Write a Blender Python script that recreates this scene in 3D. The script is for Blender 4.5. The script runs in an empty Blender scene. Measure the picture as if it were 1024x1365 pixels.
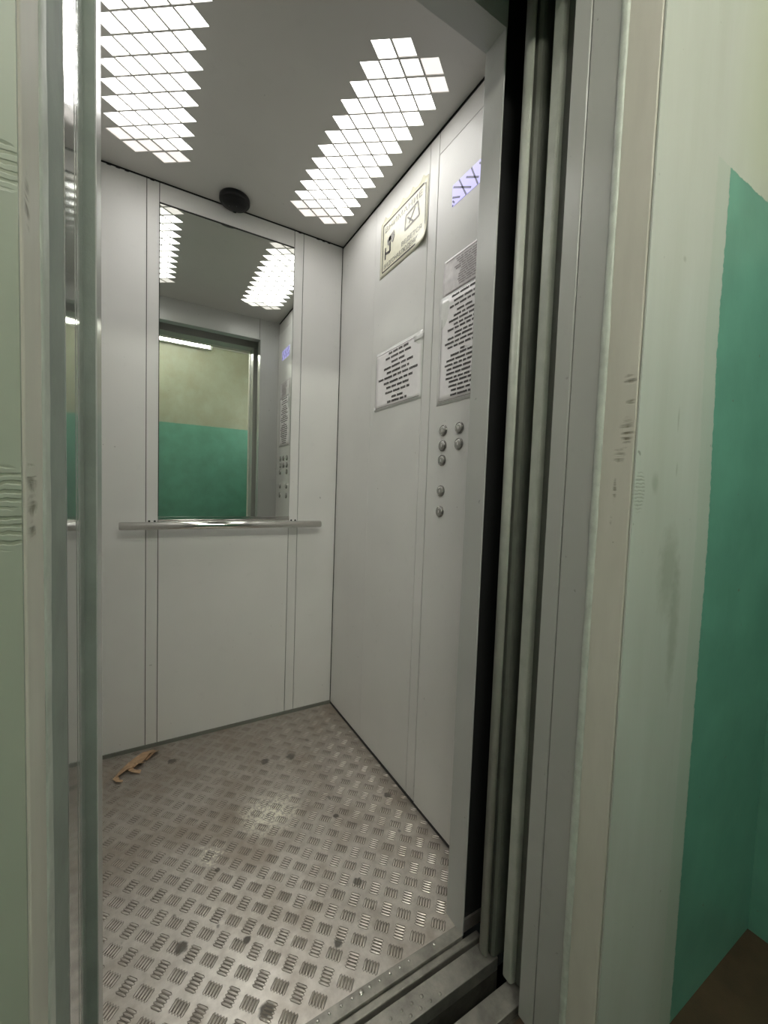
import bpy, bmesh, math, random
from mathutils import Vector, Matrix
from mathutils.geometry import delaunay_2d_cdt
random.seed(7)
S = bpy.context.scene
COL = S.collection

# ------------------------------------------------------------------ camera
def make_camera():
    f, yaw, pitch, roll = 541.92, math.radians(-30.1146), math.radians(-3.1074), math.radians(2.0211)
    fwd = Vector((-math.sin(yaw)*math.cos(pitch), math.cos(yaw)*math.cos(pitch), math.sin(pitch)))
    right = Vector((math.cos(yaw), math.sin(yaw), 0)); up = right.cross(fwd)
    c, s = math.cos(roll), math.sin(roll)
    r, u = c*right + s*up, -s*right + c*up
    cd = bpy.data.cameras.new('camera'); cd.sensor_fit = 'HORIZONTAL'; cd.sensor_width = 36
    cd.lens = 36*f/1024; cd.clip_start = .01
    co = bpy.data.objects.new('camera', cd); COL.objects.link(co)
    m = Matrix((r, u, -fwd)).transposed().to_4x4(); m.translation = Vector((-.7506, -1.7422, 1.0196))
    co.matrix_world = m
    S.camera = co
make_camera()
# ------------------------------------------------------------------ world, exposure
w = bpy.data.worlds.new('world'); S.world = w; w.use_nodes = True
w.node_tree.nodes['Background'].inputs[0].default_value = (.02, .022, .02, 1)
w.node_tree.nodes['Background'].inputs[1].default_value = .1
vs = S.view_settings
vs.view_transform = 'Standard'; vs.look = 'None'; vs.gamma = 1; vs.use_curve_mapping = False
vs.exposure = 0.43
PANE_POWER = 4.5          # cabin ceiling light panes
TUBE_POWER = 46.0          # opal lamp on the landing wall opposite the lift
FILL_TUBE_POWER = 20.0        # added unseen fill, twin tubes under the landing ceiling, left of the viewer
FILL_PANEL_POWER = 2.2        # added unseen fill panel on the landing side wall, right of the viewer

# ------------------------------------------------------------------ material helpers
class NT:
    def __init__(s, name):
        s.m = bpy.data.materials.new(name); s.m.use_nodes = True
        s.t = s.m.node_tree; s.b = s.t.nodes['Principled BSDF']
        s.pos = s.t.nodes.new('ShaderNodeNewGeometry').outputs['Position']
    def n(s, typ, **kw):
        x = s.t.nodes.new(typ)
        for k, v in kw.items(): setattr(x, k, v)
        return x
    def put(s, sock, v):
        if isinstance(v, bpy.types.NodeSocket): s.t.links.new(v, sock)
        elif isinstance(v, (tuple, list)) and len(v) == 3 and sock.type == 'RGBA': sock.default_value = (*v, 1)
        else: sock.default_value = v
    def math(s, op, a, b=0.0, c=0.0, clamp=False):
        x = s.n('ShaderNodeMath', operation=op); x.use_clamp = clamp
        s.put(x.inputs[0], a); s.put(x.inputs[1], b); s.put(x.inputs[2], c)
        return x.outputs[0]
    def noise(s, scale, detail=4, rough=.55, stretch=None, dist=0.0, off=(0, 0, 0)):
        v = s.pos
        if stretch or off != (0, 0, 0):
            mp = s.n('ShaderNodeMapping'); s.put(mp.inputs[0], s.pos); mp.inputs['Scale'].default_value = stretch or (1, 1, 1)
            mp.inputs['Location'].default_value = off
            v = mp.outputs[0]
        x = s.n('ShaderNodeTexNoise'); s.put(x.inputs['Vector'], v)
        x.inputs['Scale'].default_value = scale; x.inputs['Detail'].default_value = detail
        x.inputs['Roughness'].default_value = rough; x.inputs['Distortion'].default_value = dist
        return x.outputs['Fac']
    def ramp(s, v, a, b):
        x = s.n('ShaderNodeMapRange'); x.clamp = True; s.put(x.inputs[0], v)
        x.inputs[1].default_value = a; x.inputs[2].default_value = b
        return x.outputs[0]
    def mix(s, f, a, b):
        x = s.n('ShaderNodeMix', data_type='RGBA'); s.put(x.inputs[0], f); s.put(x.inputs[6], a); s.put(x.inputs[7], b)
        return x.outputs[2]
    def xyz(s):
        x = s.n('ShaderNodeSeparateXYZ'); s.put(x.inputs[0], s.pos); return x.outputs
    def blob(s, c, r, edge=.6, wob=0.0, nscale=30):
        """soft ellipsoid mask at world point c with radii r"""
        mp = s.n('ShaderNodeVectorMath', operation='SUBTRACT'); s.put(mp.inputs[0], s.pos); mp.inputs[1].default_value = c
        dv = s.n('ShaderNodeVectorMath', operation='DIVIDE'); s.put(dv.inputs[0], mp.outputs[0]); dv.inputs[1].default_value = r
        ln = s.n('ShaderNodeVectorMath', operation='LENGTH'); s.put(ln.inputs[0], dv.outputs[0])
        v = ln.outputs['Value']
        if wob: v = s.math('ADD', v, s.math('MULTIPLY', s.math('SUBTRACT', s.noise(nscale, 3), .5), wob))
        return s.math('SUBTRACT', 1.0, s.ramp(v, edge, 1.0))
    def bump(s, h, strength=.2, dist=.002):
        x = s.n('ShaderNodeBump'); x.inputs['Strength'].default_value = strength; x.inputs['Distance'].default_value = dist
        s.put(x.inputs['Height'], h); s.put(s.b.inputs['Normal'], x.outputs[0])
    def set(s, color=None, rough=None, metal=None, spec=None, coat=None):
        if color is not None: s.put(s.b.inputs['Base Color'], color)
        if rough is not None: s.put(s.b.inputs['Roughness'], rough)
        if metal is not None: s.put(s.b.inputs['Metallic'], metal)
        if spec is not None: s.put(s.b.inputs['Specular IOR Level'], spec)
        if coat is not None: s.put(s.b.inputs['Coat Weight'], coat); s.b.inputs['Coat Roughness'].default_value = .08
        return s.m

def simple(name, color, rough=.5, metal=0.0, var=.06, scale=18, bump=.0, spec=.5, bscale=300, coat=None, stretch=None):
    t = NT(name)
    n = t.noise(scale, 4, .6, stretch)
    lo = tuple(c*(1-var) for c in color); hi = tuple(min(1, c*(1+var)) for c in color)
    col = t.mix(t.ramp(n, .3, .7), lo, hi)
    if bump: t.bump(t.noise(bscale, 2), bump, .001)
    return t.set(col, rough, metal, spec, coat)

def emit(name, color, strength):
    t = NT(name); t.set((.8, .8, .8) if strength > .65 else (.25, .25, .4), .4)
    t.b.inputs['Emission Color'].default_value = (*color, 1); t.b.inputs['Emission Strength'].default_value = strength
    return t.m

M = {}
def cabin_paint(name, color, rough):
    t = NT(name)
    big = t.noise(2.2, 3); fine = t.noise(22, 5, .65)
    col = t.mix(t.ramp(big, .3, .7), tuple(c*.95 for c in color), tuple(c*1.04 for c in color))
    sm = t.math('MULTIPLY', t.ramp(fine, .60, .74), .12)
    col = t.mix(sm, col, tuple(c*.6 for c in color))
    col = t.mix(t.math('MULTIPLY', t.ramp(t.noise(60, 2, .5, off=(4, 2, 9)), .745, .775), .5), col, (.2, .2, .18))
    t.bump(t.noise(420, 2), .08, .0006)
    rr = t.math('ADD', rough-.02, t.math('MULTIPLY', fine, .05))
    return t.set(col, rr, 0.0, .5)
M['wall'] = cabin_paint('cabin_wall_paint', (.72, .712, .69), .33)
M['ceil'] = cabin_paint('ceiling_paint', (.56, .55, .52), .38)
M['gap'] = simple('dark_joint', (.03, .03, .028), .7)
M['base'] = simple('kick_strip', (.17, .175, .15), .5)
M['black'] = simple('shaft_black', (.012, .012, .012), .85)
M['mirror'] = NT('mirror_glass').set((.80, .83, .79), .012, 1.0)
M['chrome'] = simple('polished_steel', (.64, .63, .60), .11, 1.0, .04, 40)
M['alu'] = simple('sill_aluminium', (.42, .40, .36), .42, .75, .28, 26, .25, bscale=160)
M['aludark'] = simple('sill_groove', (.09, .085, .07), .6, .4, .4, 30)
M['rivet'] = simple('rivet_steel', (.75, .73, .68), .22, 1.0)
M['frame'] = cabin_paint('landing_frame_paint', (.41, .41, .385), .24)
M['carjamb'] = cabin_paint('car_jamb_paint', (.47, .47, .455), .25)
M['door'] = simple('door_edge_lit_tone', (.40, .415, .365), .32, 0, .12, 20, .1)  # door paint lightened, the lit side of the edges put into the colour
M['doorshade'] = simple('door_leaf_shade_tone', (.125, .13, .11), .45, 0, .12, 20, .1, spec=.3)  # same door paint darkened to imitate shade on the leaves
M['post'] = simple('closing_post_gloss', (.42, .43, .41), .07, .55, .05, 8, .04, spec=.8)
M['frameL'] = simple('overpainted_frame', (.29, .325, .29), .62, 0, .12, 14, .3, spec=.2)
M['bead'] = simple('pale_green_bead', (.50, .53, .475), .45, 0, .14, 40, .5, bscale=120)
M['camblack'] = simple('camera_black_plastic', (.008, .008, .009), .38, 0, .1, spec=.25)
M['lens'] = simple('camera_led', (.25, .25, .27), .1, .3)
M['paper'] = simple('white_paper', (.92, .89, .90), .35, 0, .03, 30, spec=.4)
M['paper2'] = simple('worn_paper', (.80, .765, .775), .4, 0, .1, 60)
M['film'] = simple('laminate_edge', (.84, .84, .82), .18, 0, .04, 60, spec=.7)
M['yellow'] = simple('yellowed_paper', (.80, .78, .62), .30, 0, .06, 40, spec=.5)
M['ink'] = simple('black_ink', (.055, .05, .05), .5)
M['inkg'] = simple('faded_ink', (.34, .33, .31), .5, 0, .3, 90)
M['inkp'] = simple('pale_print', (.42, .37, .38), .5, 0, .2, 90)
M['inkm'] = simple('grey_ink', (.15, .145, .13), .5)
M['blue'] = simple('display_segment', (.035, .03, .16), .3)
M['button'] = simple('button_steel', (.42, .41, .39), .28, .9, .15, 90)
M['buttonring'] = simple('button_ring', (.30, .29, .275), .24, 1.0, .1, 90)
M['scrap'] = simple('brown_paper_scrap', (.50, .33, .20), .6, 0, .25, 60)
M['housing'] = simple('lamp_housing', (.8, .8, .76), .4)
M['conduit'] = simple('conduit_plastic', (.62, .62, .56), .4)
M['pane0'] = emit('light_pane_bright', (1.0, .985, .955), PANE_POWER)
M['pane1'] = emit('light_pane_mid', (1.0, .965, .92), 1.02)
M['pane2'] = emit('light_pane_dim', (1.0, .93, .87), .66)
M['tube'] = emit('fluorescent_tube', (1.0, 1.0, .88), TUBE_POWER)
M['fill_panel'] = emit('fill_panel_glow', (1.0, .97, .93), FILL_PANEL_POWER)
M['fill_tube'] = emit('fill_tube_glow', (1.0, .98, .93), FILL_TUBE_POWER)
M['lcd'] = emit('display_backlight', (.52, .48, 1.0), .62)

def floor_plate():
    t = NT('tread_plate_aluminium')
    px = t.xyz()
    n1 = t.noise(5, 5, .6); n2 = t.noise(34, 5, .65); n3 = t.noise(120, 3, .6)
    col = t.mix(t.ramp(n2, .35, .7), (.68, .625, .58), (.90, .84, .79))
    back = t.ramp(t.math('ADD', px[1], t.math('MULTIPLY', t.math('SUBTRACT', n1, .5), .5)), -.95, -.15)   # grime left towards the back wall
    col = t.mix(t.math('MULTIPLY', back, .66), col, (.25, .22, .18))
    col = t.mix(t.math('MULTIPLY', t.ramp(n1, .48, .66), .45), col, (.33, .25, .18))
    white = t.math('MULTIPLY', t.blob((-.42, -.525, 0), (.115, .10, .2), .25, .9, 26), t.ramp(t.noise(95, 4, .7), .42, .54))
    white = t.math('MAXIMUM', white, t.math('MULTIPLY', t.blob((-.60, -.60, 0), (.05, .05, .2), .2, 1.2, 40), t.ramp(n3, .5, .6)))
    col = t.mix(white, col, (1.0, .96, .84))
    sp = None
    for (x, y, r) in [(-.549, -1.008, .017), (-.6845, -.81, .015), (-.556, -.861, .010), (-.3795, -.965, .011), (-.242, -.634, .010),
                      (-.375, -.28, .018), (-.283, -.297, .02), (-.674, -.127, .017), (-.055, -.633, .015), (-.277, -.857, .014), (-.59, -.654, .008)]:
        b = t.blob((x, y, 0), (r, r*1.05, .05), .62, 1.0, 90)
        sp = b if sp is None else t.math('MAXIMUM', sp, b)
    sp = t.math('MAXIMUM', sp, t.math('MULTIPLY', t.ramp(t.noise(24, 2, .5, off=(3, 7, 1)), .72, .76), .7))
    col = t.mix(t.math('MULTIPLY', sp, .8), col, (.04, .034, .028))
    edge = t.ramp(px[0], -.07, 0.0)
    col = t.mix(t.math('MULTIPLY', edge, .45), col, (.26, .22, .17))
    rough = t.math('ADD', .33, t.math('MULTIPLY', t.math('MAXIMUM', back, sp), .25))
    met = t.math('SUBTRACT', .68, t.math('MULTIPLY', t.math('MAXIMUM', white, sp), .6), clamp=True)
    t.bump(t.noise(260, 3), .12, .0008)
    return t.set(col, rough, met, .5)
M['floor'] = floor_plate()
M['grime'] = simple('trodden_grime', (.22, .19, .16), .6, .2, .4, 30)

PALE, PALE2, GREEN, CREAM = (.53, .545, .50), (.47, .485, .43), (.13, .325, .245), (.32, .335, .25)
def landing_wall_paint(side):
    """pale surround beside the lift door, green dado, cream-green above; a painted wall with brush marks and scuffs"""
    t = NT('landing_wall_paint_' + side); p = t.xyz()
    br = t.noise(14, 5, .6, (1, 1, .12)) if side == 'lift' else t.noise(7, 6, .65, (1, 1, .8)); n = t.noise(9, 4)
    pale = t.mix(t.ramp(br, .3, .7), PALE2 if side == 'lift' else CREAM, PALE if side == 'lift' else (.38, .40, .31))
    if side != 'lift':
        pale = t.mix(t.math('MULTIPLY', t.ramp(t.noise(4, 6, .7, off=(2, 5, 1)), .45, .7), .55), pale, (.30, .28, .19))
    green = t.mix(t.ramp(n, .3, .7), tuple(c*.88 for c in GREEN), tuple(c*1.1 for c in GREEN))
    jag = t.math('MULTIPLY', t.math('SUBTRACT', t.noise(60, 3, .6), .5), .014)
    below = t.ramp(t.math('ADD', p[2], t.math('MULTIPLY', jag, .7)), 1.5925, 1.5905)
    if side == 'lift':
        x = t.math('ADD', p[0], jag)
        x = t.math('ADD', x, t.math('MULTIPLY', t.ramp(p[2], .95, 1.3), .022))
        pale = t.mix(t.ramp(p[0], -.6, -.61), pale, (.30, .325, .265))      # darkened left of the door, dimmer light put into the paint
        right = t.math('MULTIPLY', t.ramp(x, .1315, .1335), below)
        # upper wall right of the surround is creamier
        up = t.math('MULTIPLY', t.ramp(x, .10, .24), t.ramp(p[2], 1.5, 1.66))
        pale = t.mix(t.math('MULTIPLY', up, .7), pale, (.50, .53, .40))
        # thin translucent overlap left of the green field
        ov = t.math('MULTIPLY', t.math('MULTIPLY', t.ramp(x, .084, .09), below), .35)
        pale = t.mix(ov, pale, (.36, .45, .37))
        col = t.mix(right, pale, green)
        # scuffs and comb scratches with shapes of their own
        st = t.n('ShaderNodeTexWave', bands_direction='Z'); t.put(st.inputs['Vector'], t.pos)
        st.inputs['Scale'].default_value = 58; st.inputs['Distortion'].default_value = 3; st.inputs['Detail'].default_value = 2; st.inputs['Detail Scale'].default_value = 2
        stripes = t.ramp(st.outputs['Fac'], .45, .8)
        reg = t.blob((-.831, -1.4, 1.012), (.013, .02, .016), .7, .3)
        for c, r in [((-.829, -1.4, .985), (.013, .02, .013)), ((-.83, -1.4, 1.208), (.013, .02, .016)), ((-.105, -1.4, 1.03), (.016, .02, .035))]:
            reg = t.math('MAXIMUM', reg, t.blob(c, r, .7, .3))
        col = t.mix(t.math('MULTIPLY', t.math('MULTIPLY', reg, stripes), .42), col, (.18, .19, .12))
        for c, r in [((-.003, -1.4, 1.152), (.0035, .02, .026)), ((.003, -1.4, 1.07), (.003, .02, .015)), ((-.06, -1.4, 1.045), (.013, .02, .02)), ((.0, -1.4, .90), (.04, .02, .09)), ((.03, -1.4, .8), (.02, .02, .14)), ((-.02, -1.4, 1.40), (.006, .02, .006))]:
            col = t.mix(t.math('MULTIPLY', t.blob(c, r, .35, .8, 50), .42), col, (.22, .23, .17))
        hb = t.math('ADD', br, t.math('MULTIPLY', t.math('MULTIPLY', reg, stripes), -1.2))
        t.bump(t.math('ADD', hb, t.math('MULTIPLY', right, -.6)), .35, .0016)
    else:
        col = t.mix(below, pale, green)
        t.bump(br, .35, .002)
    spots = t.math('MULTIPLY', t.ramp(t.noise(40, 2, .5, off=(8, 1, 3)), .73, .76), .6)
    col = t.mix(spots, col, (.14, .14, .10))
    return t.set(col, .42, 0, .45)
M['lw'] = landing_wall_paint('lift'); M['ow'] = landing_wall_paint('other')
def plaster():
    t = NT('beige_reveal_plaster'); p = t.xyz()
    n = t.noise(12, 5, .6, (1, 1, .2))
    col = t.mix(t.ramp(n, .3, .7), (.54, .515, .45), (.66, .63, .555))
    ch = None
    for c, r in [((-.12, -1.385, 1.20), (.03, .011, .008)), ((-.12, -1.388, 1.165), (.03, .008, .006)), ((-.12, -1.384, 1.12), (.03, .011, .028)), ((-.12, -1.374, 1.085), (.03, .013, .012)),
                 ((-.12, -1.371, 1.03), (.03, .0035, .022)), ((-.12, -1.368, .985), (.03, .003, .008)), ((-.12, -1.374, .952), (.03, .002, .004)), ((-.12, -1.36, .90), (.03, .004, .004)),
                 ((-.82, -1.38, 1.02), (.03, .016, .012)), ((-.82, -1.38, 1.0), (.03, .016, .008)), ((-.82, -1.38, .982), (.03, .012, .008)), ((-.82, -1.384, 1.2), (.03, .008, .02))]:
        b = t.blob(c, r, .3, 1.1, 120); ch = b if ch is None else t.math('MAXIMUM', ch, b)
    st = t.ramp(t.noise(60, 2, .5, (1, .25, 3.2)), .45, .6)
    ch = t.math('MULTIPLY', ch, st)
    col = t.mix(t.math('MULTIPLY', ch, .85), col, (.17, .15, .10))
    t.bump(t.math('ADD', n, t.math('MULTIPLY', ch, -1.0)), .4, .002)
    return t.set(col, .5, 0, .35)
M['reveal'] = plaster()
M['lfloor'] = simple('brown_floor_paint', (.065, .04, .022), .5, 0, .35, 9, .3)
M['lceil'] = simple('landing_ceiling_whitewash', (.62, .63, .56), .8)

# ------------------------------------------------------------------ object helpers
def link(o, parent=None):
    COL.objects.link(o)
    if parent: o.parent = parent
    return o
def tag(o, label=None, cat=None, group=None, kind=None):
    if label: o['label'] = label
    if cat: o['category'] = cat
    if group: o['group'] = group
    if kind: o['kind'] = kind
    return o
def wl(o):
    v = Vector((0, 0, 0))
    while o: v = v + o.location; o = o.parent
    return v
def empty(name, loc):
    o = bpy.data.objects.new(name, None); o.location = loc; o.empty_display_size = .05
    return link(o)
def done(name, bm, mat, parent=None, smooth=False, origin=None):
    """bm in world coordinates -> object"""
    me = bpy.data.meshes.new(name)
    bmesh.ops.recalc_face_normals(bm, faces=bm.faces)
    og = Vector(origin) if origin is not None else Vector((0, 0, 0))
    pl = wl(parent) if parent else Vector((0, 0, 0))
    base = og if origin is not None else pl
    bmesh.ops.translate(bm, verts=bm.verts, vec=-base)
    bm.to_mesh(me); bm.free()
    me.materials.append(mat)
    if smooth:
        for p in me.polygons: p.use_smooth = True
    o = bpy.data.objects.new(name, me)
    o.location = base - pl
    return link(o, parent)
def add_box(bm, x0, x1, y0, y1, z0, z1, bev=0.0, seg=2):
    vs_ = [bm.verts.new((x, y, z)) for x in (x0, x1) for y in (y0, y1) for z in (z0, z1)]
    fs = [bm.faces.new([vs_[i] for i in q]) for q in ((0, 1, 3, 2), (4, 6, 7, 5), (0, 4, 5, 1), (2, 3, 7, 6), (0, 2, 6, 4), (1, 5, 7, 3))]
    if bev:
        es = list({e for f in fs for e in f.edges})
        bmesh.ops.bevel(bm, geom=es, offset=bev, segments=seg, affect='EDGES', profile=.5)
def box(name, x0, x1, y0, y1, z0, z1, mat, parent=None, bev=0.0, seg=2):
    bm = bmesh.new(); add_box(bm, x0, x1, y0, y1, z0, z1, bev, seg)
    return done(name, bm, mat, parent)
def prism(name, poly, z0, z1, mat, parent=None, smooth=False):
    bm = bmesh.new()
    a = [bm.verts.new((x, y, z0)) for x, y in poly]; b = [bm.verts.new((x, y, z1)) for x, y in poly]
    n = len(poly)
    for i in range(n): 
        f = bm.faces.new((a[i], a[(i+1) % n], b[(i+1) % n], b[i])); f.smooth = smooth
    bm.faces.new(a[::-1]); bm.faces.new(b)
    return done(name, bm, mat, parent)
def lathe_bm(prof, seg=32):
    """profile (r, h) around local Z"""
    bm = bmesh.new(); rings = []
    for r, h in prof:
        if r < 1e-6: rings.append([bm.verts.new((0, 0, h))])
        else: rings.append([bm.verts.new((r*math.cos(2*math.pi*k/seg), r*math.sin(2*math.pi*k/seg), h)) for k in range(seg)])
    for a, b in zip(rings, rings[1:]):
        for k in range(seg):
            k2 = (k+1) % seg
            if len(a) == 1 and len(b) == 1: continue
            if len(a) == 1: f = bm.faces.new((a[0], b[k], b[k2]))
            elif len(b) == 1: f = bm.faces.new((a[k], a[k2], b[0]))
            else: f = bm.faces.new((a[k], a[k2], b[k2], b[k]))
            f.smooth = True
    return bm
def lathe(name, prof, mat, parent, mtx, seg=32):
    bm = lathe_bm(prof, seg); bmesh.ops.transform(bm, matrix=mtx, verts=bm.verts)
    return done(name, bm, mat, parent)
def wall_m(y, z, off=0.0):
    """frame on the right-hand cabin wall: local X to the right as seen, Y up, Z out of the wall"""
    m = Matrix(((0, 0, -1), (-1, 0, 0), (0, 1, 0))).to_4x4(); m.translation = Vector((-off, y, z)); return m

# ================================================================== CABIN
XL, H = -.941, 2.1
S1, S2, S3, S4 = -.7601, -.7202, -.2212, -.1816
T1, T2, T3, TZ = -.314, -.6588, -.7048, 2.0247
D, DT, J, JL, HD = -1.028, -1.087, -.1226, -.8094, 1.9695
G = .0011      # half joint
ZT, ZB = 2.094, .008

# floor with tread bars
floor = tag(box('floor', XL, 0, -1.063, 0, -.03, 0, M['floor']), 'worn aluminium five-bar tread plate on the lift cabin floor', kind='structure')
def tread():
    bm = bmesh.new(); gm = bmesh.new()
    L, Wd, hz, sp = .0125, .0021, .0015, .0066
    def bar(cx, cy, dx, dy):
        nx, ny = -dy, dx
        gm.faces.new([gm.verts.new((cx+dx*L*1.06*t_+nx*.0032*w_, cy+dy*L*1.06*t_+ny*.0032*w_, .00012)) for t_, w_ in ((-1, 0), (-.7, 1), (.7, 1), (1, 0), (.7, -1), (-.7, -1))])
        base = []
        for t_, w_ in ((-1, 0), (-.72, .72), (-.3, 1), (.3, 1), (.72, .72), (1, 0), (.72, -.72), (.3, -1), (-.3, -1), (-.72, -.72)):
            base.append(bm.verts.new((cx+dx*L*t_+nx*Wd*w_, cy+dy*L*t_+ny*Wd*w_, 0)))
        top = []
        for t_, w_ in ((-.82, 0), (-.3, .3), (.3, .3), (.82, 0), (.3, -.3), (-.3, -.3)):
            top.append(bm.verts.new((cx+dx*L*t_+nx*Wd*w_, cy+dy*L*t_+ny*Wd*w_, hz)))
        b, t = base, top
        for q in ((b[0], b[1], t[0]), (b[1], b[2], t[1], t[0]), (b[2], b[3], t[2], t[1]), (b[3], b[4], t[3], t[2]), (b[4], b[5], t[3]),
                  (b[5], b[6], t[3]), (b[6], b[7], t[4], t[3]), (b[7], b[8], t[5], t[4]), (b[8], b[9], t[0], t[5]), (b[9], b[0], t[0]), (t[0], t[1], t[2], t[3], t[4], t[5])):
            f = bm.faces.new(q); f.smooth = True
    r2 = math.sqrt(.5)
    for i in range(-9, 11):
        for j in range(-6, 17):
            for k in (0, 1):
                cx = -.5755 + .0601*i + .03*k; cy = -.8635 + .0587*j - .0295*k
                d = (r2, r2) if k == 0 else (r2, -r2); n = (-d[1], d[0])
                for q in range(-2, 3):
                    x, y = cx+n[0]*sp*q, cy+n[1]*sp*q
                    if XL+.01 < x < -.006 and -1.058 < y < -.008: bar(x, y, *d)
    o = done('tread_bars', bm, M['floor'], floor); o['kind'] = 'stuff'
    o = done('grime', gm, M['grime'], floor); o['kind'] = 'stuff'
tread()

# back wall: dark backing with separate sheet panels in front of it
wb = tag(box('wall_back', XL-.02, .02, .0045, .02, 0, H, M['gap']), 'grey painted sheet metal back wall of the lift cabin', kind='structure')
for a, b, z0, z1 in ((XL, S1-G, ZB, ZT), (S1+G, S2-G, ZB, ZT), (S2+G, S3-G, ZB, .874), (S2+G, S3-G, 2.027, ZT), (S3+G, S4-G, ZB, ZT), (S4+G, -.0028, ZB, ZT)):
    box('panel', a, b, 0, .005, z0, z1, M['wall'], wb, .0007)
for x in (-.8725, -.8468, -.8206, -.7437, -.1997, -.1192, -.0933, -.0687):
    box('vent_slot', x-.006, x+.006, -.0006, .002, 2.0915, 2.0965, M['black'], wb)
# right wall
wr = tag(box('wall_right', .0045, .02, -1.087, .02, 0, H, M['gap']), 'grey painted sheet metal wall with notices and the button panel', kind='structure')
for a, b, z0, z1 in ((T1+.0003, -G, ZB, 2.090), (T2+G, T1-.0003, ZB, 2.090), (T3+G, T2-G, ZB, 2.090), (D+.001, T3-G, TZ+G, 2.090)):
    box('panel', 0, .005, a, b, z0, z1, M['wall'], wr, .0007)
# left wall
wlft = tag(box('wall_left', XL-.02, XL-.0045, -1.087, .02, 0, H, M['gap']), 'grey painted sheet metal side wall opposite the button panel', kind='structure')
for a, b in ((-.32, -G), (-.66, -.3222), (-.7, -.6622), (D+.001, -.7022)):
    box('panel', XL-.005, XL, a, b, ZB, 2.090, M['wall'], wlft, .0007)
# front wall of the cabin, either side of the car doorway
wf = tag(box('wall_front', JL, J+.004, DT, D, HD, H, M['carjamb']), 'grey painted inside front wall and lintel over the car doorway', kind='structure')
box('jamb_sheet', J, J+.004, DT, D, 0, HD+.02, M['carjamb'], wf, .0012)
box('return_panel', J+.004, 0, D-.004, D, 0, H, M['carjamb'], wf)
box('return_backing', J+.0045, .02, D-.03, D-.0045, 0, H, M['black'], wf)  # black sheet paints in the shade of the gap beside the jamb
box('return_panel', XL, JL, DT, D, 0, H, M['carjamb'], wf, .0015)
box('jamb_front_shade', XL+.01, JL-.0015, DT-.0015, DT+.0005, .0, HD, M['frameL'], wf)  # dark sheet, shade on the landing-facing side put into its colour
box('lintel_face', J-.006, J-.004, D, D+.0008, HD+.006, H, M['gap'], wf)
# baseboards
tag(box('baseboard_back', XL, 0, -.004, .001, 0, .014, M['base']), 'dark kick strip under the back wall', kind='structure')
tag(box('baseboard_right', -.003, .001, D, -.004, 0, .0085, M['gap']), 'dark joint strip under the button wall', kind='structure')

# ceiling sheet with rhombus cut-outs
A1, A2, OY = .04157, .0295, -.8063
ROWS = {0: (0, 1), 1: (-1, 2), 12: (-11, -8), 13: (-10, -9)}
for r in range(2, 12): ROWS[r] = (-r, -r+4)
def cells():
    for r, (a, b) in ROWS.items():
        for i in range(a, b+1): yield i, r
def corner(ox, i, r): return Vector((ox + (i+r)*A1, OY + (r-i)*A2))
def rhomb(ox, i, r, k):
    c = corner(ox, i+.5, r+.5)
    return [c + (corner(ox, i+a, r+b)-c)*k for a, b in ((0, 0), (1, 0), (1, 1), (0, 1))]
COLS = (-.2954, -.8752)
def ceiling_sheet():
    pts = [Vector((XL, DT)), Vector((0, DT)), Vector((0, 0)), Vector((XL, 0))]; edges = [(0, 1), (1, 2), (2, 3), (3, 0)]
    cent = []
    for ox in COLS:
        for i, r in cells():
            q = rhomb(ox, i, r, .90); n = len(pts); pts += q
            edges += [(n, n+1), (n+1, n+2), (n+2, n+3), (n+3, n)]
            cent.append((ox, i, r))
    v, e, f, _, _, _ = delaunay_2d_cdt(pts, edges, [], 0, 1e-6)
    def inside(c):
        for ox in COLS:
            # lattice coordinates of the point
            s = (c.x-ox)/A1; d = (c.y-OY)/A2
            i = (s-d)/2; r = (s+d)/2
            fi, fr = math.floor(i), math.floor(r)
            if fr in ROWS and ROWS[fr][0] <= fi <= ROWS[fr][1] and abs(i-fi-.5) < .45 and abs(r-fr-.5) < .45: return True
        return False
    bm = bmesh.new(); vv = [bm.verts.new((p.x, p.y, H)) for p in v]
    for t in f:
        c = sum((v[k] for k in t), Vector((0, 0)))/len(t)
        if not inside(c): bm.faces.new([vv[k] for k in t])
    ret = bmesh.ops.extrude_face_region(bm, geom=bm.faces[:])
    bmesh.ops.translate(bm, verts=[x for x in ret['geom'] if isinstance(x, bmesh.types.BMVert)], vec=(0, 0, .003))
    return done('ceiling', bm, M['ceil'])
ceil = tag(ceiling_sheet(), 'grey painted cabin ceiling sheet with two bands of rhombus light openings', kind='structure')
box('ceiling_back', XL, 0, DT, 0, 2.14, 2.15, M['black'], ceil)
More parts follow.
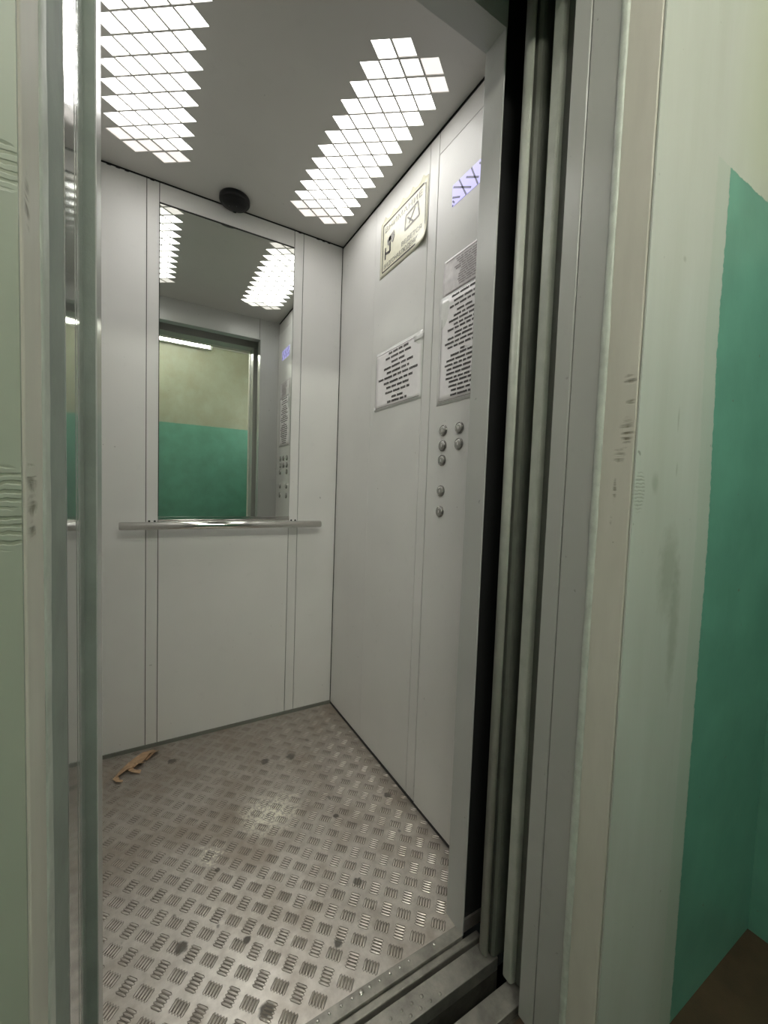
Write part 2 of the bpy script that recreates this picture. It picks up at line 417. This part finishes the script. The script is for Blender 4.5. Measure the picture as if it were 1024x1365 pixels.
for ox, side in zip(COLS, ('beside the button wall', 'on the side away from the buttons')):
    t = tag(empty('ceiling_light', (ox+3*A1, -.49, H)), 'band of glowing rhombus ceiling panes ' + side, 'ceiling light', 'ceiling light bands')
    me = {}
    for i, r in cells():
        k = 0
        if (i, r) in ((1, 0), (1, 1), (-10, 11), (-9, 12)): k = 1
        if (i, r) in ((2, 1), (2, 2), (-11, 11), (-11, 12), (-10, 12), (-10, 13), (-9, 13)): k = 2
        c = corner(ox, i+.5, r+.5)
        if k not in me:
            bm = bmesh.new(); q = rhomb(ox, i, r, .90)
            a = [bm.verts.new((p.x-c.x, p.y-c.y, 0)) for p in q]; b = [bm.verts.new((p.x-c.x, p.y-c.y, .003)) for p in q]
            for s in range(4): bm.faces.new((a[s], a[(s+1) % 4], b[(s+1) % 4], b[s]))
            bm.faces.new(a); bm.faces.new(b); bmesh.ops.recalc_face_normals(bm, faces=bm.faces)
            me[k] = bpy.data.meshes.new('pane'); bm.to_mesh(me[k]); bm.free(); me[k].materials.append(M['pane%d' % k])
        o = bpy.data.objects.new('pane', me[k]); o.location = Vector((c.x, c.y, H+.0025)) - t.location; link(o, t)

# mirror
t = tag(empty('mirror', ((S2+S3)/2, 0, .888)), 'tall mirror set in the back wall above the handrail', 'mirror')
box('glass', S2+.0015, S3-.0015, -.0012, .004, .890, 2.0215, M['mirror'], t)
box('top_bead', S2+.001, S3-.001, -.002, .004, 2.0215, 2.027, M['gap'], t)
box('bottom_ledge', S2-.001, S3+.001, -.005, .004, .875, .890, M['chrome'], t, .001)
# handrail
t = tag(empty('handrail', (-.467, 0, .86)), 'horizontal polished steel handrail under the mirror', 'handrail')
rx = Matrix.Rotation(math.pi/2, 4, 'Y')
R_ = .0145
lathe('tube', [(0, 0), (R_-.002, 0), (R_, .002), (R_, .744), (R_-.002, .746), (0, .746)], M['chrome'], t, Matrix.Translation((-.8405, -.058, .860)) @ rx, 32)
for x in (-.74, -.2014):
    b = box('bracket', x-.011, x+.011, -.050, 0, .853, .867, M['chrome'], t, .002)
    box('bracket_plate', x-.017, x+.017, -.003, .0, .846, .876, M['wall'], b, .001)
    for dx in (-.009, .009):
        lathe('bolt', [(0, .004), (.003, .004), (.004, .002), (.004, 0)], M['black'], b, Matrix.Translation((x+dx, -.003, .8725)) @ Matrix.Rotation(math.pi/2, 4, 'X'), 12)

# security camera on the ceiling
t = tag(empty('security_camera', (-.473, -.058, H)), 'round black dome camera on the ceiling above the mirror', 'camera')
dn = Matrix.Translation((-.473, -.058, H)) @ Matrix.Rotation(math.pi, 4, 'X')
lathe('base_ring', [(0, 0), (.053, 0), (.055, .004), (.055, .016), (.052, .021), (.046, .0215), (0, .0215)], M['camblack'], t, dn, 40)
lathe('dome', [(.046, .0214), (.042, .0245), (.032, .0275), (.017, .0292), (0, .0298)], M['camblack'], t, dn, 36)
for x, y in ((-.018, -.012), (.006, .002)):
    lathe('led', [(0, .0012), (.0018, .0008), (.0022, 0)], M['lens'], t, dn @ Matrix.Translation((x, y, .0291 if x > 0 else .0283)), 10)
box('tab', -.471, -.459, -.016, -.006, 2.076, 2.092, M['camblack'], t, .002)

# ------------------------------------------------------------------ control panel on the right wall
t = tag(empty('control_panel', (0, -.866, .05)), 'tall grey lift control panel with round steel buttons and a lilac display', 'control panel')
box('faceplate', -.0022, -.0012, D+.002, T3-.0042, ZB+.001, TZ-.0030, M['wall'], t, .0007)
box('panel_edge', -.0011, .0036, D+.002, T3-.0046, ZB+.0014, TZ-.0034, M['gap'], t)
cap = None
for z, ys in ((1.199, (-.784, -.856, -.928)), (1.155, (-.784, -.856, -.928)), (1.112, (-.784, -.928)), (1.0224, (-.784, -.928)), (.9615, (-.784, -.928))):
    for y in ys:
        m = wall_m(y, z, .0022)
        if cap is None:
            b1 = lathe_bm([(.0165, 0), (.0165, .003), (.0155, .0045), (.0138, .0045), (.0134, .003)], 28)
            ring = bpy.data.meshes.new('button_ring'); b1.to_mesh(ring); b1.free(); ring.materials.append(M['buttonring'])
            b2 = lathe_bm([(.0132, 0), (.0132, .0045), (.0115, .0062), (.006, .0066), (0, .0066)], 28)
            cap = bpy.data.meshes.new('button'); b2.to_mesh(cap); b2.free(); cap.materials.append(M['button'])
            b3 = bmesh.new(); add_box(b3, -.0012, .0012, -.004, .004, .0064, .0069)
            mark = bpy.data.meshes.new('button_mark'); b3.to_mesh(mark); b3.free(); mark.materials.append(M['paper'])
        o = bpy.data.objects.new('button', cap); link(o, t)
        lm = m.copy(); lm.translation = m.translation - t.location; o.matrix_local = lm
        r = bpy.data.objects.new('button_ring', ring); link(r, o)
        k = bpy.data.objects.new('button_mark', mark); link(k, o)
# display with crossed segments
dsp = box('display', -.0032, -.0020, -.938, -.7795, 1.8325, 1.8915, M['lcd'], t)
dsp['label'] = 'lilac glowing floor display with dark crossed segments'
def strokes(name, segs, wd, off, mat, parent, th=.0004):
    for sg in segs: stroke_mesh(name, [sg], wd, off, mat, parent, th)
def stroke_mesh(name, segs, wd, off, mat, parent, th=.0004):
    bm = bmesh.new()
    for (y0, z0, y1, z1) in segs:
        a = Vector((0, y0, z0)); b = Vector((0, y1, z1)); d = (b-a).normalized(); n = Vector((0, -d.z, d.y))*wd/2
        q = [a-n, b-n, b+n, a+n]
        lo = [bm.verts.new((-off, p.y, p.z)) for p in q]; hi = [bm.verts.new((-off-th, p.y, p.z)) for p in q]
        for s in range(4): bm.faces.new((lo[s], lo[(s+1) % 4], hi[(s+1) % 4], hi[s]))
        bm.faces.new(lo); bm.faces.new(hi)
    return done(name, bm, mat, parent)
strokes('segment', [(-.857, 1.8915, -.885, 1.833), (-.837, 1.8795, -.888, 1.8485), (-.807, 1.8915, -.8395, 1.8325), (-.783, 1.8855, -.859, 1.8403), (-.7806, 1.858, -.8138, 1.8415),
                     (-.907, 1.8915, -.932, 1.8325), (-.888, 1.884, -.936, 1.845), (-.7815, 1.8365, -.7835, 1.833), (-.782, 1.848, -.79, 1.839)], .0048, .0032, M['blue'], dsp)

# ------------------------------------------------------------------ notices
def sheet(name, y0, y1, z0, z1, mat, parent, off=.0008, curl=None, jag_top=0.0, th=.0005, ny=16, nz=14, wav=.0003):
    """paper on the right wall from y0 (left as seen) to y1 (right), curled corner optional"""
    bm = bmesh.new(); g = {}
    for a in range(ny+1):
        for b in range(nz+1):
            u, v = a/ny, b/nz
            y = y0+(y1-y0)*u; z = z0+(z1-z0)*v; o = off + wav*(math.sin(u*7+v*5)+1)
            if curl:
                cu, cv, amp = curl
                d = max(0, 1-math.hypot((u-cu)*1.0, (v-cv)*1.0)/.32); o += amp*d*d
            if jag_top and b == nz: z += jag_top*(1 if a % 4 == 2 else 0.2 if a % 2 else 0) 
            g[a, b] = bm.verts.new((-o, y, z))
    for a in range(ny):
        for b in range(nz): bm.faces.new((g[a, b], g[a+1, b], g[a+1, b+1], g[a, b+1])).smooth = True
    ret = bmesh.ops.extrude_face_region(bm, geom=bm.faces[:])
    bmesh.ops.translate(bm, verts=[x for x in ret['geom'] if isinstance(x, bmesh.types.BMVert)], vec=(-th, 0, 0))
    return done(name, bm, mat, parent)
def text_lines(name, lines, hgt, off, mat, parent, cw):
    """rows of letter-like strokes: (y_left, y_right, z)"""
    rnd = random.Random(int(abs(lines[0][2])*1e4))
    for y0, y1, z in lines:
        y = y0; segs = []
        nxt = rnd.randint(4, 9)
        while y > y1 + cw*.5:
            segs.append((y, z-hgt/2, y, z+hgt/2))
            segs.append((y-cw*.55, z-hgt/2, y-cw*.55, z+hgt/2*rnd.choice((1, .9, .6))))
            zz = z + hgt*rnd.choice((-.35, 0, .35)); segs.append((y, zz, y-cw*.55, zz))
            y -= cw; nxt -= 1
            if nxt == 0: y -= cw*.9; nxt = rnd.randint(3, 9)
        o = stroke_mesh(name, segs, cw*.36, off, mat, parent, .00015); o['kind'] = 'stuff'
def text(name, body, y, z, size, off, mat, parent, width=None):
    cu = bpy.data.curves.new(name, 'FONT'); cu.body = body; cu.size = size; cu.align_x = 'CENTER'; cu.align_y = 'CENTER'; cu.extrude = .00008
    tmp = bpy.data.objects.new(name+'_tmp', cu); COL.objects.link(tmp)
    dg = bpy.context.evaluated_depsgraph_get(); me = bpy.data.meshes.new_from_object(tmp.evaluated_get(dg))
    bpy.data.objects.remove(tmp); bpy.data.curves.remove(cu)
    xs = [v.co.x for v in me.vertices]; k = width/(max(xs)-min(xs)) if width else 1
    m = wall_m(y, z, off) @ Matrix.Diagonal((k, 1, 1, 1))
    me.transform(m); me.transform(Matrix.Translation(-wl(parent))); me.name = name
    me.materials.clear(); me.materials.append(mat)
    o = bpy.data.objects.new(name, me); return link(o, parent)

# yellowed surveillance notice
t = tag(empty('notice', (0, -.505, 1.80)), 'yellowed surveillance notice with camera drawing and torn top edge', 'notice')
sheet('sheet', -.357, -.655, 1.806, 2.003, M['yellow'], t, curl=(1.0, 0.0, .012), jag_top=.016, ny=20)
strokes('border', [(-.3765, 1.822, -.3765, 1.991), (-.3765, 1.8225, -.612, 1.8225), (-.3765, 1.9905, -.63, 1.9895)], .0042, .0022, M['ink'], t)
strokes('border_thin', [(-.642, 1.985, -.644, 1.86), (-.63, 1.989, -.642, 1.985)], .003, .0024, M['inkg'], t)
text('lettering', 'ВИДЕОНАБЛЮДЕНИЕ', -.500, 1.8375, .021, .0021, M['inkm'], t, .225)
text('lettering', 'ВНИМАНИЕ', -.506, 1.967, .026, .0021, M['inkg'], t, .235)
text('lettering', 'ВЕДЕТСЯ', -.566, 1.862, .02, .0021, M['inkg'], t, .12)
strokes('camera_bracket', [(-.3955, 1.904, -.3955, 1.862), (-.3955, 1.882, -.4285, 1.8775), (-.4285, 1.8765, -.4275, 1.91)], .0085, .0023, M['ink'], t)
strokes('camera_body', [(-.408, 1.918, -.455, 1.934), (-.415, 1.905, -.43, 1.93), (-.44, 1.905, -.452, 1.925)], .014, .0024, M['inkg'], t)
strokes('camera_view', [(-.53, 1.945, -.60, 1.953), (-.53, 1.945, -.525, 1.90), (-.60, 1.953, -.61, 1.905), (-.525, 1.90, -.61, 1.905), (-.54, 1.935, -.575, 1.905), (-.55, 1.91, -.585, 1.945)], .006, .0023, M['inkg'], t)

# white laminated notice below it
t = tag(empty('notice', (0, -.505, 1.32)), 'white laminated notice with eleven centred lines of dark print', 'notice')
sheet('laminate', -.350, -.660, 1.316, 1.530, M['film'], t, .0005, curl=(1, 1, .004))
sheet('sheet', -.357, -.652, 1.322, 1.5235, M['paper'], t, .0012)
text_lines('printed_line', [(-.4481, -.577, 1.5105), (-.4273, -.5995, 1.494), (-.4685, -.5558, 1.4765), (-.4166, -.6064, 1.4595), (-.4383, -.5849, 1.442), (-.3787, -.6394, 1.4255),
           (-.4184, -.6056, 1.407), (-.4384, -.5855, 1.389), (-.4322, -.5928, 1.3715), (-.4771, -.5484, 1.3525), (-.4476, -.575, 1.3377)], .0080, .0024, M['ink'], t, .0062)
strokes('print_border', [(-.36, 1.3255, -.649, 1.3255), (-.36, 1.520, -.63, 1.5195)], .0016, .0024, M['inkg'], t)
for y0, z0, y1, z1 in ((-.612, 1.522, -.662, 1.505), (-.345, 1.318, -.362, 1.330)):
    sheet('tape', y0, y1, min(z0, z1), max(z0, z1), M['film'], t, .0030, ny=3, nz=3)

# small worn notice on the control panel, and the long rules sheet under it
t = tag(empty('notice', (0, -.857, 1.59)), 'small worn notice with faint pinkish print under the display', 'notice')
sheet('sheet', -.7555, -.960, 1.588, 1.689, M['paper2'], t, .0030, curl=(0, .4, .003))
strokes('print_border', [(-.767, 1.6825, -.95, 1.6825), (-.768, 1.592, -.95, 1.592)], .0022, .0044, M['inkp'], t)
rr = random.Random(3)
text_lines('printed_line', [(-.805-rr.random()*.03, -.93+rr.random()*.02, 1.674-.0066*k) for k in range(12)], .0034, .0045, M['inkp'], t, .0034)
t = tag(empty('notice', (0, -.857, 1.28)), 'long white sheet of rules with dense print above the buttons', 'notice')
sheet('laminate', -.7445, -.969, 1.2755, 1.5875, M['film'], t, .0027, curl=(0, .88, .004))
sheet('sheet', -.7535, -.960, 1.283, 1.582, M['paper'], t, .0034)
q = [(-.80, 1.576), (-.8099, 1.5605), (-.7923, 1.5475), (-.8242, 1.5315), (-.8117, 1.519), (-.7911, 1.507), (-.8134, 1.4945), (-.7868, 1.4835), (-.819, 1.4695), (-.7885, 1.4585), (-.7768, 1.446),
     (-.7901, 1.4335), (-.8459, 1.4195), (-.805, 1.4095), (-.787, 1.3965), (-.7799, 1.384), (-.7898, 1.3715), (-.7884, 1.359), (-.787, 1.346), (-.8024, 1.335), (-.801, 1.3225), (-.8129, 1.31), (-.8106, 1.297)]
text_lines('printed_line', [(a, -1.714-a, z) for a, z in q], .0060, .0047, M['ink'], t, .0045)
strokes('print_border', [(-.757, 1.2865, -.757, 1.56), (-.757, 1.2865, -.957, 1.2865)], .0012, .0047, M['inkg'], t)

# ------------------------------------------------------------------ scrap on the floor
def scrap():
    t = tag(empty('paper_scrap', (-.785, -.1, 0)), 'crumpled brown paper scrap on the floor by the back wall', 'litter')
    def ribbon(name, pts, wd):
        bm = bmesh.new(); prev = None
        P = [Vector(p) for p in pts]
        for i, p in enumerate(P):
            d = (P[min(i+1, len(P)-1)]-P[max(i-1, 0)]); d.z = 0; d.normalize()
            n = Vector((-d.y, d.x, 0))*wd[i]
            tw = Vector((0, 0, .006*math.sin(i*1.7)))
            a, b = bm.verts.new(p-n), bm.verts.new(p+n+tw+Vector((0, 0, .003)))
            if prev: bm.faces.new((prev[0], a, b, prev[1]))
            prev = (a, b)
        ret = bmesh.ops.extrude_face_region(bm, geom=bm.faces[:])
        bmesh.ops.translate(bm, verts=[x for x in ret['geom'] if isinstance(x, bmesh.types.BMVert)], vec=(0, 0, .0008))
        done(name, bm, M['scrap'], t)
    ribbon('strip', [(-.728, -.035, .003), (-.755, -.055, .010), (-.780, -.075, .006), (-.800, -.098, .012), (-.825, -.118, .006), (-.846, -.146, .004), (-.838, -.166, .009), (-.824, -.170, .004)], [.010, .020, .022, .016, .012, .008, .007, .005])
    ribbon('strip', [(-.762, -.094, .003), (-.785, -.105, .010), (-.806, -.114, .005), (-.795, -.135, .010), (-.772, -.147, .003)], [.006, .014, .011, .008, .005])
    ribbon('strip', [(-.714, -.043, .003), (-.735, -.062, .008), (-.758, -.085, .004)], [.004, .011, .006])
scrap()

# ================================================================== SILLS
SX0, SX1 = -.86, -.08
t = tag(empty('trim_1', (-.47, -1.11, 0)), 'aluminium car sill with riveted floor nosing', kind='structure')
box('floor_nosing', XL, J+.001, -1.0875, -1.0625, -.012, .0022, M['alu'], t, .001)
box('guide_lip', SX0, SX1, -1.104, -1.0885, -.03, -.003, M['alu'], t, .003)
box('groove_bottom', SX0, SX1, -1.116, -1.087, -.05, -.022, M['aludark'], t)
box('sill_plate', SX0, SX1, -1.157, -1.1145, -.030, .0, M['alu'], t, .0015)
box('sill_apron', SX0, SX1, -1.1565, -1.12, -.25, -.030, M['aludark'], t)
rv = lathe_bm([(.0034, 0), (.0032, .0008), (.002, .0016), (0, .0019)], 12)
rme = bpy.data.meshes.new('rivet'); rv.to_mesh(rme); rv.free(); rme.materials.append(M['rivet'])
for k, x in enumerate((-.191, -.2588, -.2823, -.3065, -.3321, -.3552, -.3744, -.3948, -.4188, -.4437, -.468, -.493, -.518, -.543, -.568, -.593, -.618, -.643, -.668, -.693)):
    o = bpy.data.objects.new('rivet', rme); o.location = Vector((x, -1.0705, .0021)) - t.location
    if k == 6: o.scale = (1.6, 1.6, 1.3)
    link(o, t)
rme2 = rme.copy(); rme2.materials.clear(); rme2.materials.append(M['alu'])
for k in range(18):
    for x, y in ((-.2344-.0238*k, -1.1478), (-.2689-.0245*k, -1.133)):
        o = bpy.data.objects.new('bolt', rme2); o.location = Vector((x, y, -.0001)) - t.location; link(o, t)
t = tag(empty('trim_2', (-.47, -1.22, 0)), 'aluminium landing door sill beyond the dark gap', kind='structure')
box('sill_plate', SX0, SX1, -1.238, -1.197, -.03, 0, M['alu'], t, .0015)
box('groove_bottom', SX0, SX1, -1.252, -1.237, -.04, -.018, M['aludark'], t)

# ================================================================== DOORS
# car door leaf, retracted to the right, with a rolled leading edge
def rolled(cx, cy, rx_, ry_, x1, n=14):
    pts = [(x1, cy+ry_)]
    for k in range(n+1):
        a = math.pi/2 + math.pi*k/n; pts.append((cx+rx_*math.cos(a), cy+ry_*math.sin(a)))
    pts.append((x1, cy-ry_)); return pts
t = tag(empty('door_2', (-.05, -1.137, .004)), 'grey green lift car door leaf slid open into the wall', kind='structure')
arc = rolled(-.090, -1.1365, .020, .0195, .50)
prism('leaf', [(.50, -1.118), (-.088, -1.118), (-.0905, -1.13), (-.0935, -1.14), (-.0950, -1.149), (-.0905, -1.1553), (-.085, -1.156), (.50, -1.156)], .004, 2.12, M['doorshade'], t)
prism('lit_edge', [(-.085, -1.1165)] + [(-.090+.020*math.cos(math.radians(a)), -1.1365+.0195*math.sin(math.radians(a))) for a in range(90, 221, 10)] + [(-.096, -1.142), (-.090, -1.13)], .004, 2.12, M['door'], t, True)  # strip split off the leaf to carry the lit tone
# landing door leaf
t = tag(empty('door_3', (-.05, -1.207, .004)), 'grey green landing door leaf slid open behind the frame', kind='structure')
prism('lit_edge', [(-.086, -1.185), (-.094, -1.185), (-.097, -1.1862), (-.0985, -1.189), (-.0985, -1.204), (-.097, -1.207), (-.0935, -1.2085), (-.086, -1.2095)], .004, 2.12, M['door'], t)  # lighter strip, the lit look of this edge is in its colour
prism('leaf', [(.50, -1.186), (-.0855, -1.186), (-.0855, -1.228), (.50, -1.228)], .004, 2.12, M['doorshade'], t)
# landing door frame
t = tag(empty('door_1', (-.47, -1.3, 0)), 'grey metal landing door frame with painted plaster reveals', kind='structure')
ZF = 1.99
box('jamb_face', -.12, -.07, -1.281, -1.2475, 0, ZF, M['frame'], t, .0022, 3)
box('jamb_face', -.12, -.07, -1.336, -1.2825, 0, ZF, M['frame'], t, .0022, 3)
box('jamb_face', -.87, -.82, -1.320, -1.246, 0, ZF, M['frameL'], t, .0022, 3)
box('jamb_backing', -.117, -.07, -1.345, -1.25, 0, ZF, M['gap'], t)
box('closing_post', -.87, -.82, -1.2435, -1.184, 0, ZF, M['post'], t, .0015)
box('closing_post', -.87, -.8198, -1.1815, -1.168, 0, ZF, M['post'], t, .0015)
box('closing_post', -.87, -.8195, -1.1665, -1.121, 0, ZF, M['post'], t, .0015)
box('header', -.87, -.07, -1.345, -1.2475, ZF-.012, 2.16, M['frame'], t, .002)
box('plaster_reveal', -.12, -.09, -1.3960, -1.344, 0, ZF, M['reveal'], t, .002)
box('plaster_reveal', -.85, -.82, -1.3960, -1.344, 0, ZF, M['reveal'], t, .002)
box('plaster_reveal', -.85, -.09, -1.3960, -1.344, ZF-.012, 2.05, M['reveal'], t, .002)
def bead(x, y, r, flat, amp):
    bm = bmesh.new(); n, m_ = 120, 10; rings = []; rnd = random.Random(5)
    ph = [rnd.random()*6 for _ in range(4)]
    for k in range(n+1):
        z = ZF*k/n
        rr_ = r*(1+amp*(.5*math.sin(z*9+ph[0])+.3*math.sin(z*23+ph[1])+.25*math.sin(z*61+ph[2])+.2*rnd.uniform(-1, 1)))
        rings.append([bm.verts.new((x+flat*rr_*math.cos(2*math.pi*q_/m_), y+rr_*math.sin(2*math.pi*q_/m_), z)) for q_ in range(m_)])
    for a, b in zip(rings, rings[1:]):
        for q_ in range(m_): bm.faces.new((a[q_], a[(q_+1) % m_], b[(q_+1) % m_], b[q_])).smooth = True
    bm.faces.new(rings[0]); bm.faces.new(rings[-1])
    done('paint_bead', bm, M['bead'], t)
bead(-.1205, -1.3405, .0065, .5, .12); bead(-.8200, -1.3335, .0135, .12, .2)

# ================================================================== LANDING
def wall_obj(name, label, pieces, mat):
    bm = bmesh.new()
    for p in pieces: add_box(bm, *p)
    return tag(done(name, bm, mat), label, kind='structure')
wx0, wx1, wy, wz = -2.4, .497, -2.70, 2.60
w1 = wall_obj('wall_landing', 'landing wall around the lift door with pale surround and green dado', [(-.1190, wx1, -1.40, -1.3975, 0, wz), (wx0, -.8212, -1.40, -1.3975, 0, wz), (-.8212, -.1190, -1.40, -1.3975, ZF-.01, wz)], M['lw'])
bm = bmesh.new()
add_box(bm, -.085, wx1, -1.3975, -1.26, 0, wz); add_box(bm, wx0, -.875, -1.3975, -1.26, 0, wz); add_box(bm, -.875, -.085, -1.3975, -1.26, 2.17, wz)
done('wall_core', bm, M['gap'], w1)
tag(box('wall_landing_right', wx1, wx1+.05, wy, -1.39, 0, wz, M['ow']), 'green and cream landing side wall at the right edge', kind='structure')
tag(box('wall_landing_left', wx0-.05, wx0, wy, -1.39, 0, wz, M['ow']), 'green and cream landing side wall out of view on the left', kind='structure')
tag(box('wall_landing_back', wx0-.05, wx1+.05, wy-.05, wy, 0, wz, M['ow']), 'landing wall opposite the lift, green below and cream above, seen in the mirror', kind='structure')
tag(box('floor_landing', wx0-.05, wx1+.05, wy-.05, -1.2525, -.05, 0, M['lfloor']), 'dark brown painted landing floor', kind='structure')
tag(box('ceiling_landing', wx0-.05, wx1+.05, wy-.05, -1.26, wz, wz+.05, M['lceil']), 'whitewashed landing ceiling', kind='structure')
# dark lining of the lift shaft behind the doors
sh = wall_obj('wall_shaft', 'black unlit lift shaft around the cabin', [(.52, .54, -1.26, -1.0, -.3, 2.4), (-.98, -.96, -1.26, -1.0, -.3, 2.4), (-.98, .54, -1.26, -1.08, 2.17, 2.19), (.022, .52, -1.095, -1.087, -.3, 2.2), (-.98, .54, -1.26, -1.0, -.32, -.3)], M['black'])
# landing lamps: the strip lamp, then two added fill lamps out of view
t = tag(empty('tube_lamp', (-.82, wy, 2.38)), 'long opal strip lamp on the landing wall, seen in the mirror', 'lamp')
box('housing', -1.43, -.215, wy, wy+.03, 2.335, 2.425, M['housing'], t, .004)
box('diffuser', -1.41, -.235, wy+.0305, wy+.041, 2.343, 2.417, M['tube'], t, .003)
for z in (2.335, 2.418): box('rim', -1.41, -.235, wy+.03, wy+.038, z, z+.007, M['housing'], t)
for x in (-1.43, -.235): box('end_cap', x, x+.02, wy+.03, wy+.046, 2.336, 2.424, M['housing'], t, .003)
t = tag(empty('tube_lamp', (-.95, -2.1, wz)), 'added fill light built as twin tubes under the landing ceiling, outside the picture', 'lamp')
box('housing', -1.6, -.35, -2.14, -2.06, wz-.05, wz, M['housing'], t, .004)
for y in (-2.123, -2.077):
    lathe('tube', [(0, 0), (.013, .001), (.013, 1.19), (0, 1.191)], M['fill_tube'], t, Matrix.Translation((-1.57, y, wz-.075)) @ rx, 16)
for x in (-1.59, -.38): box('end_holder', x, x+.02, -2.14, -2.06, wz-.092, wz-.045, M['housing'], t, .003)
t = tag(empty('panel_lamp', (wx1, -2.2, 1.95)), 'added fill light panel on the landing side wall, outside the picture', 'lamp')
box('housing', wx1-.03, wx1, -2.57, -1.93, 1.38, 2.02, M['housing'], t, .004)
box('diffuser', wx1-.055, wx1-.0305, -2.56, -1.94, 1.39, 2.01, M['fill_panel'], t, .008)
tag(box('cable_conduit', -.214, wx1, wy, wy+.014, 2.368, 2.384, M['conduit']), 'thin pale cable conduit running on from the tube lamp', 'conduit')
